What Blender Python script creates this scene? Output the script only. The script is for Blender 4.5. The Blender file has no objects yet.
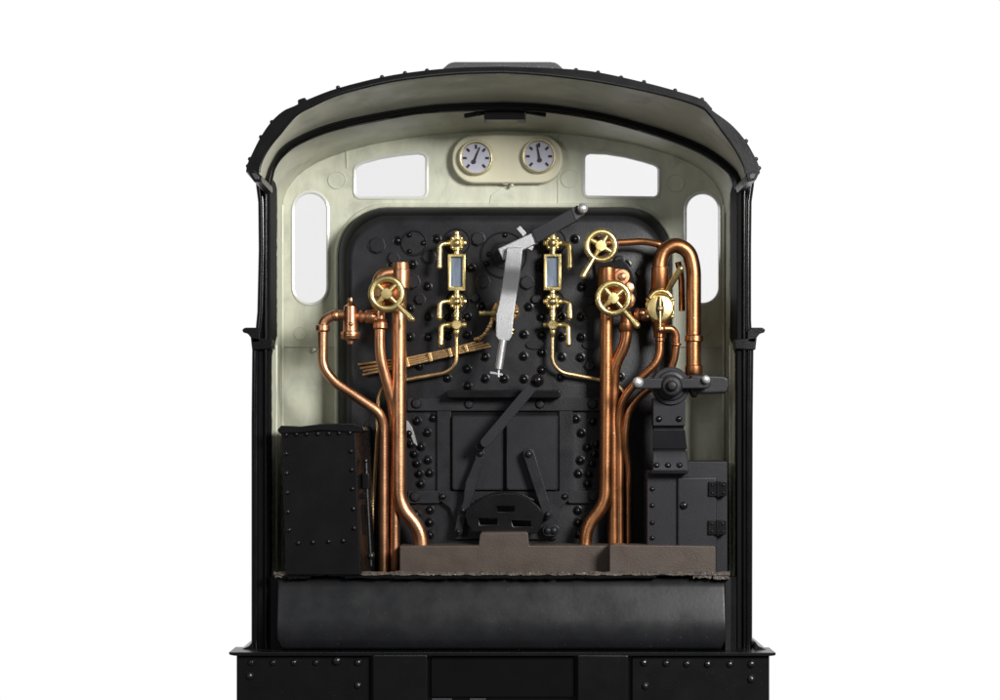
import bpy, bmesh, math, random
from mathutils import Vector, Matrix
from mathutils.noise import noise as pnoise
random.seed(7)
scene = bpy.context.scene
COL = scene.collection
# ------------------------------------------------------------------ measures
CAM_D = 11.0; UNIT = 0.005; VX, VY = 503.0, 430.0; ZC = 1.4
def k(y): return UNIT * (CAM_D + y) / CAM_D
def W(px, py, y): return Vector(((px - VX) * k(y), y, ZC + (VY - py) * k(y)))
def crop(ox, oy, s):
    return lambda x, y: (ox + x / s, oy + y / s)
cF = crop(390, 370, 3.891)
# ------------------------------------------------------------------ materials
def mat(name, base, rough=0.5, metal=0.0, bump=0.0, bscale=150, var=0.0, vscale=6, rvar=0.0, spec=0.5, coat=0.0, speck=0.0, speck_col=(1,1,1), stretch=None, dirt=0.0):
    m = bpy.data.materials.new(name); m.use_nodes = True
    nt = m.node_tree; N = nt.nodes; L = nt.links
    b = N['Principled BSDF']
    b.inputs['Base Color'].default_value = (*base, 1)
    b.inputs['Roughness'].default_value = rough
    b.inputs['Metallic'].default_value = metal
    b.inputs['Specular IOR Level'].default_value = spec
    b.inputs['Coat Weight'].default_value = coat
    b.inputs['Coat Roughness'].default_value = 0.25
    tc = N.new('ShaderNodeTexCoord')
    src = tc.outputs['Object']
    if stretch:
        mp = N.new('ShaderNodeMapping'); mp.inputs['Scale'].default_value = stretch
        L.new(src, mp.inputs[0]); vsrc = mp.outputs[0]
    else: vsrc = src
    col = None
    if var:
        n = N.new('ShaderNodeTexNoise'); n.inputs['Scale'].default_value = vscale; n.inputs['Detail'].default_value = 6
        n.inputs['Roughness'].default_value = 0.65
        L.new(vsrc, n.inputs['Vector'])
        mr = N.new('ShaderNodeMapRange'); mr.inputs[1].default_value = 0.3; mr.inputs[2].default_value = 0.7
        mr.inputs[3].default_value = 1 - var; mr.inputs[4].default_value = 1 + var
        L.new(n.outputs['Fac'], mr.inputs[0])
        mx = N.new('ShaderNodeMix'); mx.data_type = 'RGBA'; mx.blend_type = 'MULTIPLY'; mx.inputs[0].default_value = 1
        mx.inputs[6].default_value = (*base, 1)
        L.new(mr.outputs[0], mx.inputs[7]); col = mx.outputs[2]
    if dirt:      # greasy grey smudges with an outline of their own
        nd = N.new('ShaderNodeTexNoise'); nd.inputs['Scale'].default_value = 3.4; nd.inputs['Detail'].default_value = 9; nd.inputs['Roughness'].default_value = .62; nd.inputs['Distortion'].default_value = .8
        L.new(src, nd.inputs['Vector'])
        rd = N.new('ShaderNodeMapRange'); rd.inputs[1].default_value = .53; rd.inputs[2].default_value = .66; rd.inputs[4].default_value = dirt
        L.new(nd.outputs['Fac'], rd.inputs[0])
        md_ = N.new('ShaderNodeMix'); md_.data_type = 'RGBA'; md_.inputs[6].default_value = (*base, 1); md_.inputs[7].default_value = (base[0] * .62, base[1] * .63, base[2] * .66, 1)
        if col: L.new(col, md_.inputs[6])
        L.new(rd.outputs[0], md_.inputs[0]); col = md_.outputs[2]
    if speck:
        n2 = N.new('ShaderNodeTexNoise'); n2.inputs['Scale'].default_value = 95; n2.inputs['Detail'].default_value = 2
        L.new(src, n2.inputs['Vector'])
        r2 = N.new('ShaderNodeMapRange'); r2.inputs[1].default_value = 0.70 - speck * 0.02; r2.inputs[2].default_value = 0.78
        L.new(n2.outputs['Fac'], r2.inputs[0])
        m2 = N.new('ShaderNodeMix'); m2.data_type = 'RGBA'
        m2.inputs[6].default_value = (*base, 1); m2.inputs[7].default_value = (*speck_col, 1)
        if col: L.new(col, m2.inputs[6])
        L.new(r2.outputs[0], m2.inputs[0]); col = m2.outputs[2]
    if col: L.new(col, b.inputs['Base Color'])
    if rvar:
        n3 = N.new('ShaderNodeTexNoise'); n3.inputs['Scale'].default_value = 9; n3.inputs['Detail'].default_value = 5
        L.new(src, n3.inputs['Vector'])
        r3 = N.new('ShaderNodeMapRange'); r3.inputs[1].default_value = .3; r3.inputs[2].default_value = .7
        r3.inputs[3].default_value = max(0.05, rough - rvar); r3.inputs[4].default_value = min(1, rough + rvar)
        L.new(n3.outputs['Fac'], r3.inputs[0]); L.new(r3.outputs[0], b.inputs['Roughness'])
    if bump:
        n4 = N.new('ShaderNodeTexNoise'); n4.inputs['Scale'].default_value = bscale; n4.inputs['Detail'].default_value = 3
        L.new(src, n4.inputs['Vector'])
        bp = N.new('ShaderNodeBump'); bp.inputs['Strength'].default_value = bump; bp.inputs['Distance'].default_value = 0.004
        L.new(n4.outputs['Fac'], bp.inputs['Height']); L.new(bp.outputs[0], b.inputs['Normal'])
    return m
M = {}
M['black'] = mat('satin_black_paint', (.0052, .0052, .0060), .29, bump=.14, bscale=120, var=.1, rvar=.04, spec=.28, speck=0.3, speck_col=(.022,.022,.022))
M['sheet'] = mat('dusty_sheet_paint', (.0110, .0115, .0130), .38, bump=.09, bscale=45, var=.22, vscale=7, rvar=.07, spec=.36, speck=.6, speck_col=(.05,.05,.05))
M['worn'] = mat('rubbed_black_paint', (.0075, .0075, .008), .34, bump=.2, bscale=80, spec=.6)
M['wornrivet'] = mat('rubbed_rivet_paint', (.008, .008, .009), .27, bump=.5, bscale=120, spec=.7)
M['gloss'] = mat('gloss_black_paint', (.004, .004, .0045), .2, bump=.06, bscale=40, rvar=.04, spec=.35)
M['plain'] = mat('matt_black_shade', (.004, .004, .0045), .6, bump=.1, bscale=80, spec=.2)  # matt black; also paints in the shade on the backhead shoulder
M['rivet'] = mat('rivet_black_paint', (.006, .006, .007), .24, spec=.33, bump=.2, bscale=90)
M['iron'] = mat('backhead_grey_black', (.0165, .0165, .0190), .38, bump=.25, bscale=100, var=.3, vscale=7, rvar=.08, spec=.3)
M['grey'] = mat('worn_dark_grey', (.040, .040, .045), .48, bump=.4, bscale=140, var=.2, rvar=.12, speck=1, speck_col=(.3,.3,.3))
M['lever'] = mat('smooth_grey_plastic', (.0185, .0185, .0225), .36, bump=.2, bscale=140, var=.15, spec=.35)
M['cream'] = mat('cream_paint', (.61, .62, .50), .38, bump=.25, bscale=18, var=.11, vscale=4.5, rvar=.16, stretch=(3, 3, .8), dirt=.55)
M['roofin'] = mat('cream_roof_lining', (.56, .56, .45), .45, bump=.2, bscale=14, var=.12, vscale=3, rvar=.12, dirt=.5)
M['buff'] = mat('buff_enamel', (.68, .65, .48), .36, bump=.12, bscale=40, var=.05)
M['copper'] = mat('copper_paint', (.56, .285, .155), .37, 1.0, bump=.2, bscale=170, var=.14, vscale=14, rvar=.08, speck=1, speck_col=(.95,.72,.55))
M['darkcopper'] = mat('deep_copper_paint', (.41, .18, .078), .36, 1.0, bump=.2, bscale=170, var=.16, vscale=14, rvar=.08, speck=1, speck_col=(.9,.6,.38))
M['bronze'] = mat('bronze_paint', (.66, .45, .23), .38, 1.0, bump=.3, bscale=170, var=.2, vscale=30, rvar=.1)
M['brass'] = mat('brass_paint', (.74, .59, .27), .34, 1.0, bump=.25, bscale=150, var=.14, vscale=25, rvar=.1)
M['silver'] = mat('silver_paint', (.42, .42, .43), .45, .85, bump=.3, bscale=190, var=.15, vscale=120)
M['steel'] = mat('bright_steel', (.8, .8, .8), .4, .8)
M['brown'] = mat('brown_floor_plastic', (.062, .044, .035), .48, bump=.3, bscale=90, var=.14, vscale=12, rvar=.1)
M['torn'] = mat('torn_dusty_edge', (.075, .062, .052), .42, bump=1.0, bscale=60, var=.7, vscale=30, speck=3, speck_col=(.5,.48,.45))
M['dial'] = mat('dial_face', (.46, .46, .54), .5, var=.03)
M['ink'] = mat('dial_ink', (.012, .012, .016), .5)
M['gaugeglass'] = mat('gauge_glass_blue', (.17, .21, .28), .12, coat=1.0, var=.45, vscale=30, stretch=(1, 1, .3))
# clear pane
def pane_mat(name, t):
    m = bpy.data.materials.new(name); m.use_nodes = True
    N = m.node_tree.nodes; L = m.node_tree.links
    for n in list(N): N.remove(n)
    o = N.new('ShaderNodeOutputMaterial'); tr = N.new('ShaderNodeBsdfTransparent'); tr.inputs[0].default_value = (t, t, t, 1)
    gl = N.new('ShaderNodeBsdfGlossy'); gl.inputs['Roughness'].default_value = .12; gl.inputs[0].default_value = (.8, .8, .8, 1)
    mx = N.new('ShaderNodeMixShader'); mx.inputs[0].default_value = .025
    L.new(tr.outputs[0], mx.inputs[1]); L.new(gl.outputs[0], mx.inputs[2]); L.new(mx.outputs[0], o.inputs[0])
    return m
M['pane'] = pane_mat('clear_pane', .925); M['pane2'] = pane_mat('brighter_clear_pane', .955)
M['clear'] = mat('clear_plastic_rim', (.72, .72, .68), .15, coat=1.0, spec=.8)
# side sheet: black edge paint that ends in a ragged line on the cream inner face
def side_mat():
    m = bpy.data.materials.new('side_sheet_paint'); m.use_nodes = True
    N = m.node_tree.nodes; L = m.node_tree.links; b = N['Principled BSDF']
    tc = N.new('ShaderNodeTexCoord'); sp = N.new('ShaderNodeSeparateXYZ'); L.new(tc.outputs['Object'], sp.inputs[0])
    n = N.new('ShaderNodeTexNoise'); n.inputs['Scale'].default_value = 16; n.inputs['Detail'].default_value = 5
    L.new(tc.outputs['Object'], n.inputs['Vector'])
    up = N.new('ShaderNodeMapRange'); up.inputs[1].default_value = 1.80; up.inputs[2].default_value = 1.90
    up.inputs[3].default_value = .60; up.inputs[4].default_value = .86
    L.new(sp.outputs[2], up.inputs[0])
    ma = N.new('ShaderNodeMath'); ma.operation = 'MULTIPLY_ADD'; ma.inputs[1].default_value = .10; L.new(n.outputs['Fac'], ma.inputs[0]); L.new(up.outputs[0], ma.inputs[2])
    gt = N.new('ShaderNodeMath'); gt.operation = 'GREATER_THAN'; L.new(sp.outputs[1], gt.inputs[0]); L.new(ma.outputs[0], gt.inputs[1])
    mx = N.new('ShaderNodeMix'); mx.data_type = 'RGBA'; mx.inputs[6].default_value = (.007, .007, .008, 1); mx.inputs[7].default_value = (.61, .62, .50, 1)
    L.new(gt.outputs[0], mx.inputs[0]); L.new(mx.outputs[2], b.inputs['Base Color'])
    b.inputs['Roughness'].default_value = .6; b.inputs['Specular IOR Level'].default_value = .05
    n4 = N.new('ShaderNodeTexNoise'); n4.inputs['Scale'].default_value = 60; L.new(tc.outputs['Object'], n4.inputs['Vector'])
    bp = N.new('ShaderNodeBump'); bp.inputs['Strength'].default_value = .25; bp.inputs['Distance'].default_value = .004
    L.new(n4.outputs['Fac'], bp.inputs['Height']); L.new(bp.outputs[0], b.inputs['Normal'])
    return m
M['side'] = side_mat()

# ------------------------------------------------------------------ mesh builder
class MB:
    def __init__(s): s.v = []; s.f = []; s.mi = []; s.mats = []; s.cur = 0
    def use(s, m):
        if m not in s.mats: s.mats.append(m)
        s.cur = s.mats.index(m); return s
    def add(s, verts, faces):
        o = len(s.v); s.v += [tuple(v) for v in verts]
        for f in faces: s.f.append([i + o for i in f]); s.mi.append(s.cur)
    def prism(s, pts, y0, y1, yref=None):
        """pts in pixels measured at depth y0 (front), extruded straight back to y1"""
        yr = y0 if yref is None else yref
        P = [W(x, y, yr) for x, y in pts]; n = len(P)
        vs = [(p.x, y0, p.z) for p in P] + [(p.x, y1, p.z) for p in P]
        fs = [list(range(n)), list(range(2 * n - 1, n - 1, -1))] + [[i, i + n, (i + 1) % n + n, (i + 1) % n] for i in range(n)]
        s.add(vs, fs)
    def rect(s, x0, y0, x1, y1, d0, d1, r=0, n=4):
        s.prism(rrect(x0, y0, x1, y1, r, n) if r else [(x0, y0), (x0, y1), (x1, y1), (x1, y0)], d0, d1)
    def loft(s, rings, closed=True, caps=(True, True)):
        o = []; n = len(rings[0]); vs = [p for r in rings for p in r]; fs = []
        m = n if closed else n - 1
        for j in range(len(rings) - 1):
            for i in range(m):
                a = j * n + i; b = j * n + (i + 1) % n
                fs.append([a, b, b + n, a + n])
        if caps[0]: fs.append(list(range(n - 1, -1, -1)))
        if caps[1]: fs.append([(len(rings) - 1) * n + i for i in range(n)])
        s.add(vs, fs)
    def sweep(s, P, R, seg=14, caps=True):
        P = [Vector(p) for p in P]
        T = []
        for i in range(len(P)):
            a = P[max(i - 1, 0)]; b = P[min(i + 1, len(P) - 1)]; T.append((b - a).normalized())
        ref = Vector((0, 1, 0)) if abs(T[0].y) < .9 else Vector((1, 0, 0))
        nrm = (ref - T[0] * ref.dot(T[0])).normalized()
        rings = []
        for i, (p, t) in enumerate(zip(P, T)):
            nrm = (nrm - t * nrm.dot(t)).normalized(); bi = t.cross(nrm)
            r = R[i] if isinstance(R, (list, tuple)) else R
            rings.append([p + (nrm * math.cos(a) + bi * math.sin(a)) * r for a in [2 * math.pi * q / seg for q in range(seg)]])
        s.loft(rings, True, (caps, caps))
    def tube(s, pts, r, y, seg=16, bend=14, taper=None):
        """pts [(px,py)] or [(px,py,depth)], r in pixels"""
        P = [W(p[0], p[1], p[2] if len(p) > 2 else y) for p in pts]
        out = [P[0]]
        for i in range(1, len(P) - 1):
            a, b, c = P[i - 1], P[i], P[i + 1]
            d = min((b - a).length * .48, (c - b).length * .48, bend * k(y))
            p0 = b + (a - b).normalized() * d; p1 = b + (c - b).normalized() * d
            for q in range(9):
                t = q / 8; out.append(p0 * (1 - t) ** 2 + b * 2 * t * (1 - t) + p1 * t * t)
        out.append(P[-1])
        rad = r * k(y)
        R = rad if taper is None else [rad * (1 + (taper - 1) * i / (len(out) - 1)) for i in range(len(out))]
        s.sweep(out, R, seg)
    def lathe(s, a, d, prof, seg=24):
        """a origin, d axis; prof [(t, r)] in metres"""
        a = Vector(a); d = Vector(d).normalized()
        ref = Vector((1, 0, 0)) if abs(d.x) < .9 else Vector((0, 0, 1))
        n = (ref - d * ref.dot(d)).normalized(); b = d.cross(n)
        s.loft([[a + d * t + (n * math.cos(q) + b * math.sin(q)) * max(r, 1e-5) for q in [2 * math.pi * i / seg for i in range(seg)]] for t, r in prof])
    def vlathe(s, px, y, prof, seg=24):
        """vertical turned shape: prof [(py, r_px)]"""
        a = W(px, prof[0][0], y); kk = k(y)
        s.lathe(a, (0, 0, -1), [((p - prof[0][0]) * kk, r * kk) for p, r in prof], seg)
    def hlathe(s, px, py, y, prof, seg=24, ang=0):
        a = W(px, py, y); kk = k(y)
        s.lathe(a, (math.cos(ang), 0, -math.sin(ang)), [(p * kk, r * kk) for p, r in prof], seg)
    def flathe(s, px, py, y, prof, seg=24):
        """turned shape facing the camera: prof [(forward_px, r_px)], forward from y"""
        a = W(px, py, y); kk = k(y)
        s.lathe(a, (0, -1, 0), [(t * kk, r * kk) for t, r in prof], seg)
    def dome(s, px, py, y, r, h=None, seg=14):
        h = h or r * .85
        s.flathe(px, py, y, [(-.6, r)] + [(h * math.sin(q), r * math.cos(q)) for q in [math.pi / 2 * i / 5 for i in range(6)]], seg)
    def ball(s, px, py, y, r, seg=18):
        s.flathe(px, py, y, [(-r * math.cos(q), r * math.sin(q)) for q in [math.pi * i / 12 for i in range(13)]], seg)
    def torus(s, px, py, y, R, r, seg=36, seg2=12):
        c = W(px, py, y); kk = k(y); R *= kk; r *= kk; rings = []
        for i in range(seg + 1):
            a = 2 * math.pi * i / seg; o = Vector((math.cos(a), 0, math.sin(a)))
            rings.append([c + o * (R + r * math.cos(b)) + Vector((0, r * math.sin(b), 0)) for b in [2 * math.pi * j / seg2 for j in range(seg2)]])
        s.loft(rings, True, (False, False))
    def bar(s, x0, y0, x1, y1, w, d0, d1, w2=None, rounded=True):
        """flat bar between two pixel points, optional second width, rounded ends"""
        w2 = w2 or w; a = math.atan2(y1 - y0, x1 - x0); pts = []
        n = 6 if rounded else 1
        if rounded:
            for i in range(n + 1):
                q = a + math.pi / 2 + math.pi * i / n; pts.append((x0 + math.cos(q) * w / 2, y0 + math.sin(q) * w / 2))
            for i in range(n + 1):
                q = a - math.pi / 2 + math.pi * i / n; pts.append((x1 + math.cos(q) * w2 / 2, y1 + math.sin(q) * w2 / 2))
        else:
            nx, ny = -math.sin(a), math.cos(a)
            pts = [(x0 + nx * w / 2, y0 + ny * w / 2), (x0 - nx * w / 2, y0 - ny * w / 2), (x1 - nx * w2 / 2, y1 - ny * w2 / 2), (x1 + nx * w2 / 2, y1 + ny * w2 / 2)]
        s.prism(pts, d0, d1)
    def build(s, name, m=None, parent=None, bevel=0, smooth=True, label=None, angle=38, bseg=2):
        me = bpy.data.meshes.new(name)
        me.from_pydata(s.v, [], s.f)
        ms = [m] if m else s.mats
        for x in ms: me.materials.append(M[x])
        if not m: me.polygons.foreach_set('material_index', s.mi)
        bm = bmesh.new(); bm.from_mesh(me)
        bmesh.ops.remove_doubles(bm, verts=bm.verts, dist=1e-6)
        bmesh.ops.recalc_face_normals(bm, faces=bm.faces)
        bm.to_mesh(me); bm.free()
        if smooth:
            me.polygons.foreach_set('use_smooth', [True] * len(me.polygons)); me.set_sharp_from_angle(angle=math.radians(angle))
        o = bpy.data.objects.new(name, me); COL.objects.link(o)
        if parent: o.parent = parent
        if bevel:
            md = o.modifiers.new('bevel', 'BEVEL'); md.width = bevel * UNIT; md.segments = bseg; md.limit_method = 'ANGLE'; md.angle_limit = math.radians(32)
            md.harden_normals = True
        if label: o['label'] = label
        return o
def each(name, m, parent, items, fn, **kw):
    for it in items:
        mb = MB(); fn(mb, *it); mb.build(name, m, parent, **kw)
def rrect(x0, y0, x1, y1, r, n=5, bottom=True):
    pts = []
    for cx, cy, a0, rr in ((x1 - r, y0 + r, -90, r), (x1 - r, y1 - r, 0, r), (x0 + r, y1 - r, 90, r), (x0 + r, y0 + r, 180, r)):
        if not bottom and a0 in (0, 90):
            pts.append((x1, y1) if a0 == 0 else (x0, y1)); continue
        for i in range(n + 1):
            a = math.radians(a0 + 90 * i / n); pts.append((cx + rr * math.cos(a), cy + rr * math.sin(a)))
    return pts
def smoothline(pts, n=6):
    """Catmull-Rom through pixel points"""
    out = []
    for i in range(len(pts) - 1):
        p0 = pts[max(i - 1, 0)]; p1 = pts[i]; p2 = pts[i + 1]; p3 = pts[min(i + 2, len(pts) - 1)]
        for j in range(n):
            t = j / n
            out.append(tuple(.5 * (2 * b + (c - a) * t + (2 * a - 5 * b + 4 * c - d) * t * t + (-a + 3 * b - 3 * c + d) * t ** 3) for a, b, c, d in zip(p0, p1, p2, p3)))
    out.append(pts[-1]); return out
def resample(pts, n):
    L = [0]
    for a, b in zip(pts, pts[1:]): L.append(L[-1] + math.hypot(b[0] - a[0], b[1] - a[1]))
    out = []; j = 0
    for i in range(n):
        t = L[-1] * i / (n - 1)
        while j < len(L) - 2 and L[j + 1] < t: j += 1
        u = (t - L[j]) / max(L[j + 1] - L[j], 1e-9)
        out.append((pts[j][0] + (pts[j + 1][0] - pts[j][0]) * u, pts[j][1] + (pts[j + 1][1] - pts[j][1]) * u))
    return out
def holed_plate(name, outer, holes, d0, d1, m, parent, bevel=0, yref=None):
    """plate with window openings"""
    yr = d0 if yref is None else yref
    bm = bmesh.new(); edges = []
    for loop in [outer] + holes:
        vs = [bm.verts.new((W(x, y, yr).x, d0, W(x, y, yr).z)) for x, y in loop]
        edges += [bm.edges.new((vs[i], vs[(i + 1) % len(vs)])) for i in range(len(vs))]
    bmesh.ops.triangle_fill(bm, use_beauty=True, use_dissolve=False, edges=edges, normal=(0, -1, 0))
    r = bmesh.ops.extrude_face_region(bm, geom=list(bm.faces))
    for g in r['geom']:
        if isinstance(g, bmesh.types.BMVert): g.co.y = d1
    bmesh.ops.recalc_face_normals(bm, faces=bm.faces)
    bmesh.ops.dissolve_limit(bm, angle_limit=.001, verts=bm.verts, edges=bm.edges)
    me = bpy.data.meshes.new(name); bm.to_mesh(me); bm.free(); me.materials.append(M[m])
    me.polygons.foreach_set('use_smooth', [True] * len(me.polygons)); me.set_sharp_from_angle(angle=math.radians(35))
    o = bpy.data.objects.new(name, me); COL.objects.link(o); o.parent = parent
    if bevel:
        md = o.modifiers.new('bevel', 'BEVEL'); md.width = bevel * UNIT; md.segments = 2; md.limit_method = 'ANGLE'; md.angle_limit = math.radians(50)
    return o
def ring_tube(mb, pts, r, y, seg=8):
    P = [W(a, b, y) for a, b in pts]; n = len(P); rr = r * k(y); rings = []
    for i in range(n + 1):
        p = P[i % n]; t = (P[(i + 1) % n] - P[i - 1 if i else n - 1]).normalized() if i < n else (P[1] - P[-1]).normalized()
        nn = t.cross(Vector((0, 1, 0))).normalized()
        rings.append([p + (nn * math.cos(a) + Vector((0, 1, 0)) * math.sin(a)) * rr for a in [2 * math.pi * q / seg for q in range(seg)]])
    mb.loft(rings, True, (False, False))

# ------------------------------------------------------------------ the thing
loco = bpy.data.objects.new('model_locomotive', None); COL.objects.link(loco)
loco['label'] = 'black model steam locomotive seen from behind into its open cream cab with copper pipework'
loco['category'] = 'model locomotive'

YA, YB = .55, 1.15
# ---------------- roof: overhanging shell
def mirror(pts): return [(2 * VX - x, y) for x, y in reversed(pts)]
outerL = [(246, 172), (247, 165), (250, 158), (260, 138), (271, 122), (283, 111), (294, 106), (311, 98), (338, 88), (382, 77), (420, 71), (460, 67.5), (503, 66.5)]
outerR = [(503, 66.5), (560, 68.5), (597, 72), (643, 82), (675, 90.5), (701, 99), (712, 110), (730.7, 124), (745, 140), (755, 157), (759, 166), (760, 173)]
innerL = [(259, 173), (260, 166), (264, 156), (271, 145), (281, 133), (289, 123), (298, 114), (311, 107), (338, 95), (382, 83.5), (420, 77.5), (460, 73.8), (503, 72.6)]
innerR = [(503, 72.6), (548, 75.5), (606, 83.3), (664, 95.6), (699, 106.5), (710, 115), (722, 131), (733, 146), (739, 156), (744, 166), (746, 174)]
archOL = [(263, 186), (266, 176), (269, 167), (279, 150), (295, 138), (325, 125), (366, 115), (420, 106), (460, 103), (503, 102)]
archOR = [(503, 102), (548, 104.5), (606, 114), (664, 130), (700, 144), (720, 156), (735, 169), (740, 177), (743, 186)]
juncL = [(281.5, 215), (284, 197), (292, 182), (306, 169), (330, 157), (370, 145), (430, 135), (503, 131)]
juncR = [(503, 131), (576, 135), (636, 145), (676, 157), (700, 169), (714, 182), (722, 197), (724.5, 215)]
NA = 72
def joined(a, b, n=NA): return resample(smoothline(a), n)[:-1] + resample(smoothline(b), n)
O0 = joined(outerL, outerR); I0 = joined(innerL, innerR); A0 = joined(archOL, archOR); J0 = joined(juncL, juncR)
mb = MB()
# rim ring faces + outer skin + inner skin as one closed strip section
def pw(pts, y): return [W(a, b, y) for a, b in pts]
o_front = pw(O0, 0.0); i_front = pw(I0, 0.0)
i_arch = pw(A0, YA); i_back = pw(J0, YB)
c = W(503, 300, 0)
o_back = [Vector((p.x * .985, YB + .12, p.z + (-.05))) for p in o_front]
o_front2 = [Vector((p.x, .012, p.z)) for p in o_front]
i_back2 = [Vector((p.x, YB + .12, p.z)) for p in i_back]
# mid ring gives the underside its slight coving just ahead of the arch
i_mid = [a * .3 + b * .7 + Vector((0, 0, .012 * max(0, 1 - abs(a.x) / 1.0))) for a, b in zip(i_front, i_arch)]
def strip(rings, mt):
    mb.use(mt); n = len(rings[0]); vs = [p for r in rings for p in r]
    mb.add(vs, [[j * n + i, j * n + i + 1, (j + 1) * n + i + 1, (j + 1) * n + i] for j in range(len(rings) - 1) for i in range(n - 1)])
i_front2 = [Vector((p.x, .02, p.z)) for p in i_front]
strip([o_back, o_front2, o_front, i_front, i_front2], 'black')
strip([i_front2, i_mid, i_arch] + [[a.lerp(b, t) for a, b in zip(i_arch, i_back)] for t in (.2, .4, .6, .8)] + [i_back, i_back2], 'roofin')
strip([i_back2, o_back], 'black')
n = len(O0)
for idx in (0, n - 1):      # close the eaves
    mb.use('black'); mb.add([r[idx] for r in (o_back, o_front2, o_front, i_front, i_front2, i_mid, i_arch, i_back, i_back2)], [list(range(9))])
roof = mb.build('roof', None, loco, angle=40)
mb = MB()
mb.sweep([p + Vector((0, .004, .004)) for p in i_front], .007, 8)
mb.build('roof_rim', 'black', roof)
each('roof_rivet', 'rivet', roof, [(x, y) for (x, y) in ((338, 87.5), (382, 77), (405, 73), (427, 70.5), (576, 70), (598, 72.5), (621, 77.5), (644, 82), (675, 90.5), (702, 99.5), (746, 141), (756, 159), (759, 168), (261, 137), (250, 159), (248, 166), (272, 122))], lambda m, x, y: m.ball(x, y, .03, 2.3, 10))
each('rain_strip', 'black', roof, (([(297.5, 99.5), (305, 97), (308.5, 103), (298, 108)], 0), ([(700, 98), (706, 101), (713, 109), (709, 112), (698, 102)], 0)), lambda m, p, _: m.prism(p, .004, .5), bevel=1.4)
mb = MB(); mb.prism([(441, 70), (445, 66.5), (448, 63.8), (451, 62.3), (455, 61.6), (550, 61.6), (555, 62.3), (558, 63.8), (561, 66.5), (566, 71.5)], .04, .55)
mb.build('roof_hatch', 'grey', roof, bevel=1.5)
# eave ends: little pale moulded sockets
for pts, nm in (([(247, 171), (254, 170), (262, 176), (262, 182), (254, 182)], 'eave_end'), ([(746, 175), (752, 171), (759.5, 172), (756, 180), (748, 182)], 'eave_end')):
    mb = MB(); mb.prism(pts, -.012, .5); o = mb.build(nm, 'black', roof, bevel=1)
    cx = sum(p[0] for p in pts) / 5; cy = sum(p[1] for p in pts) / 5
    mb = MB(); mb.prism([(cx + (a - cx) * .52, cy + (b - cy) * .55) for a, b in pts], -.018, -.008); mb.build('eave_mark', 'grey', roof, bevel=.6)

# ---------------- arch + cab sides
A1 = []
for (x, y) in A0:
    A1.append((x, y))
AI = joined([(270, 190), (272, 178), (275, 167), (284, 154.5), (300, 143), (333, 130), (382, 119.5), (420, 113), (460, 110.5), (503, 109.5)],
            [(503, 109.5), (548, 111.5), (606, 121), (664, 138), (697, 151), (714, 161), (727, 171), (732, 179), (735, 190)])
mb = MB()
rO = pw(A0, YA - .015); rI = pw(AI, YA - .015)
def back(r, d): return [Vector((p.x, p.y + d, p.z)) for p in r]
rings = [back(rO, .05), rO, [a * .55 + b * .45 + Vector((0, -.012, 0)) for a, b in zip(rO, rI)], rI, back(rI, .05)]
mb.use('gloss'); nn = len(rO); mb.use('plain'); vs = [p for r in rings for p in r]
mb.add(vs, [[j * nn + i, j * nn + i + 1, ((j + 1) % 5) * nn + i + 1, ((j + 1) % 5) * nn + i] for j in range(5) for i in range(nn - 1)])
mb.mi = [(0 if f // (nn - 1) in (0, 1, 2) else 1) for f in range(len(mb.f))]; arch = mb.build('roof_arch', None, loco, angle=60)
mb = MB(); mb.sweep([a * .3 + b * .7 + Vector((0, -.012, 0)) for a, b in zip(rO, rI)], .007, 8); mb.build('beading', 'gloss', arch)
for side in (0, 1):
    if side == 0:
        outer = [(254, 176), (256, 184), (258.3, 202), (258.8, 250), (257.4, 312), (256, 327), (255, 338), (252.3, 346), (251.6, 420), (251.6, 652)]
        inner = [(270, 652), (270, 420), (270, 176)]
        pole = 266
    else:
        outer = [(756, 176), (754, 184), (751.5, 202), (751, 250), (751, 320), (752, 338), (753.4, 346), (752.6, 420), (752, 652)]
        inner = [(737, 652), (737, 420), (737, 176)]
        pole = 744.3
    mb = MB(); mb.prism(outer + inner, YA, YB + .12)
    sh = mb.build('cab_side_sheet', 'side', loco, bevel=1.2)
    # glossy edge beading down the rear edge, in two flutes
    mb = MB(); mb.tube([(pole, 178), (pole, 652)], 1.5, YA - .012, 10); mb.build('edge_beading', 'gloss', sh)
    e = -1 if side == 0 else 1
    mb = MB(); mb.sweep([W(x - e * 3.6, y, YA + .008) for x, y in outer[1:]], .020, 14); mb.build('edge_beading', 'gloss', sh)
    # waist collar and ledge
    f = (lambda x: x) if side == 0 else (lambda x: 1006 - x + 1.5)
    mb = MB(); mb.prism([(f(x), y) for x, y in ((250.5, 337), (272.5, 340), (272.5, 349), (252, 350))], YA - .03, YA + .1); mb.build('waist_collar', 'black', sh, bevel=1)
    mb = MB(); mb.prism([(f(x), y) for x, y in ((242, 329.5), (245, 327.5), (256, 327.5), (260, 331), (260, 342), (252, 343), (251, 338), (247.5, 333.5), (243, 332.5))], YA - .03, YA + .55); mb.build('waist_ledge', 'black', sh, bevel=1)
    mb = MB(); mb.prism([(f(x), y) for x, y in ((252, 642), (249, 646), (240, 650), (237, 654), (254, 654))], YA - .05, YB); mb.build('footing', 'black', sh, bevel=.6)
    # inner corner angle and window-side ridge on the inner face
    mb = MB()
    xc = 282.5 if side == 0 else 723.5
    mb.tube([(xc, 205), (xc, 575)], 1.6, YB - .012, 8); mb.build('corner_angle', 'cream', sh)
    x2 = 276.5 if side == 0 else 730
    mb = MB(); mb.tube([(x2, 345), (x2, 575)], 1.0, .84, 8); mb.build('panel_ridge', 'cream', sh)

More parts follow.
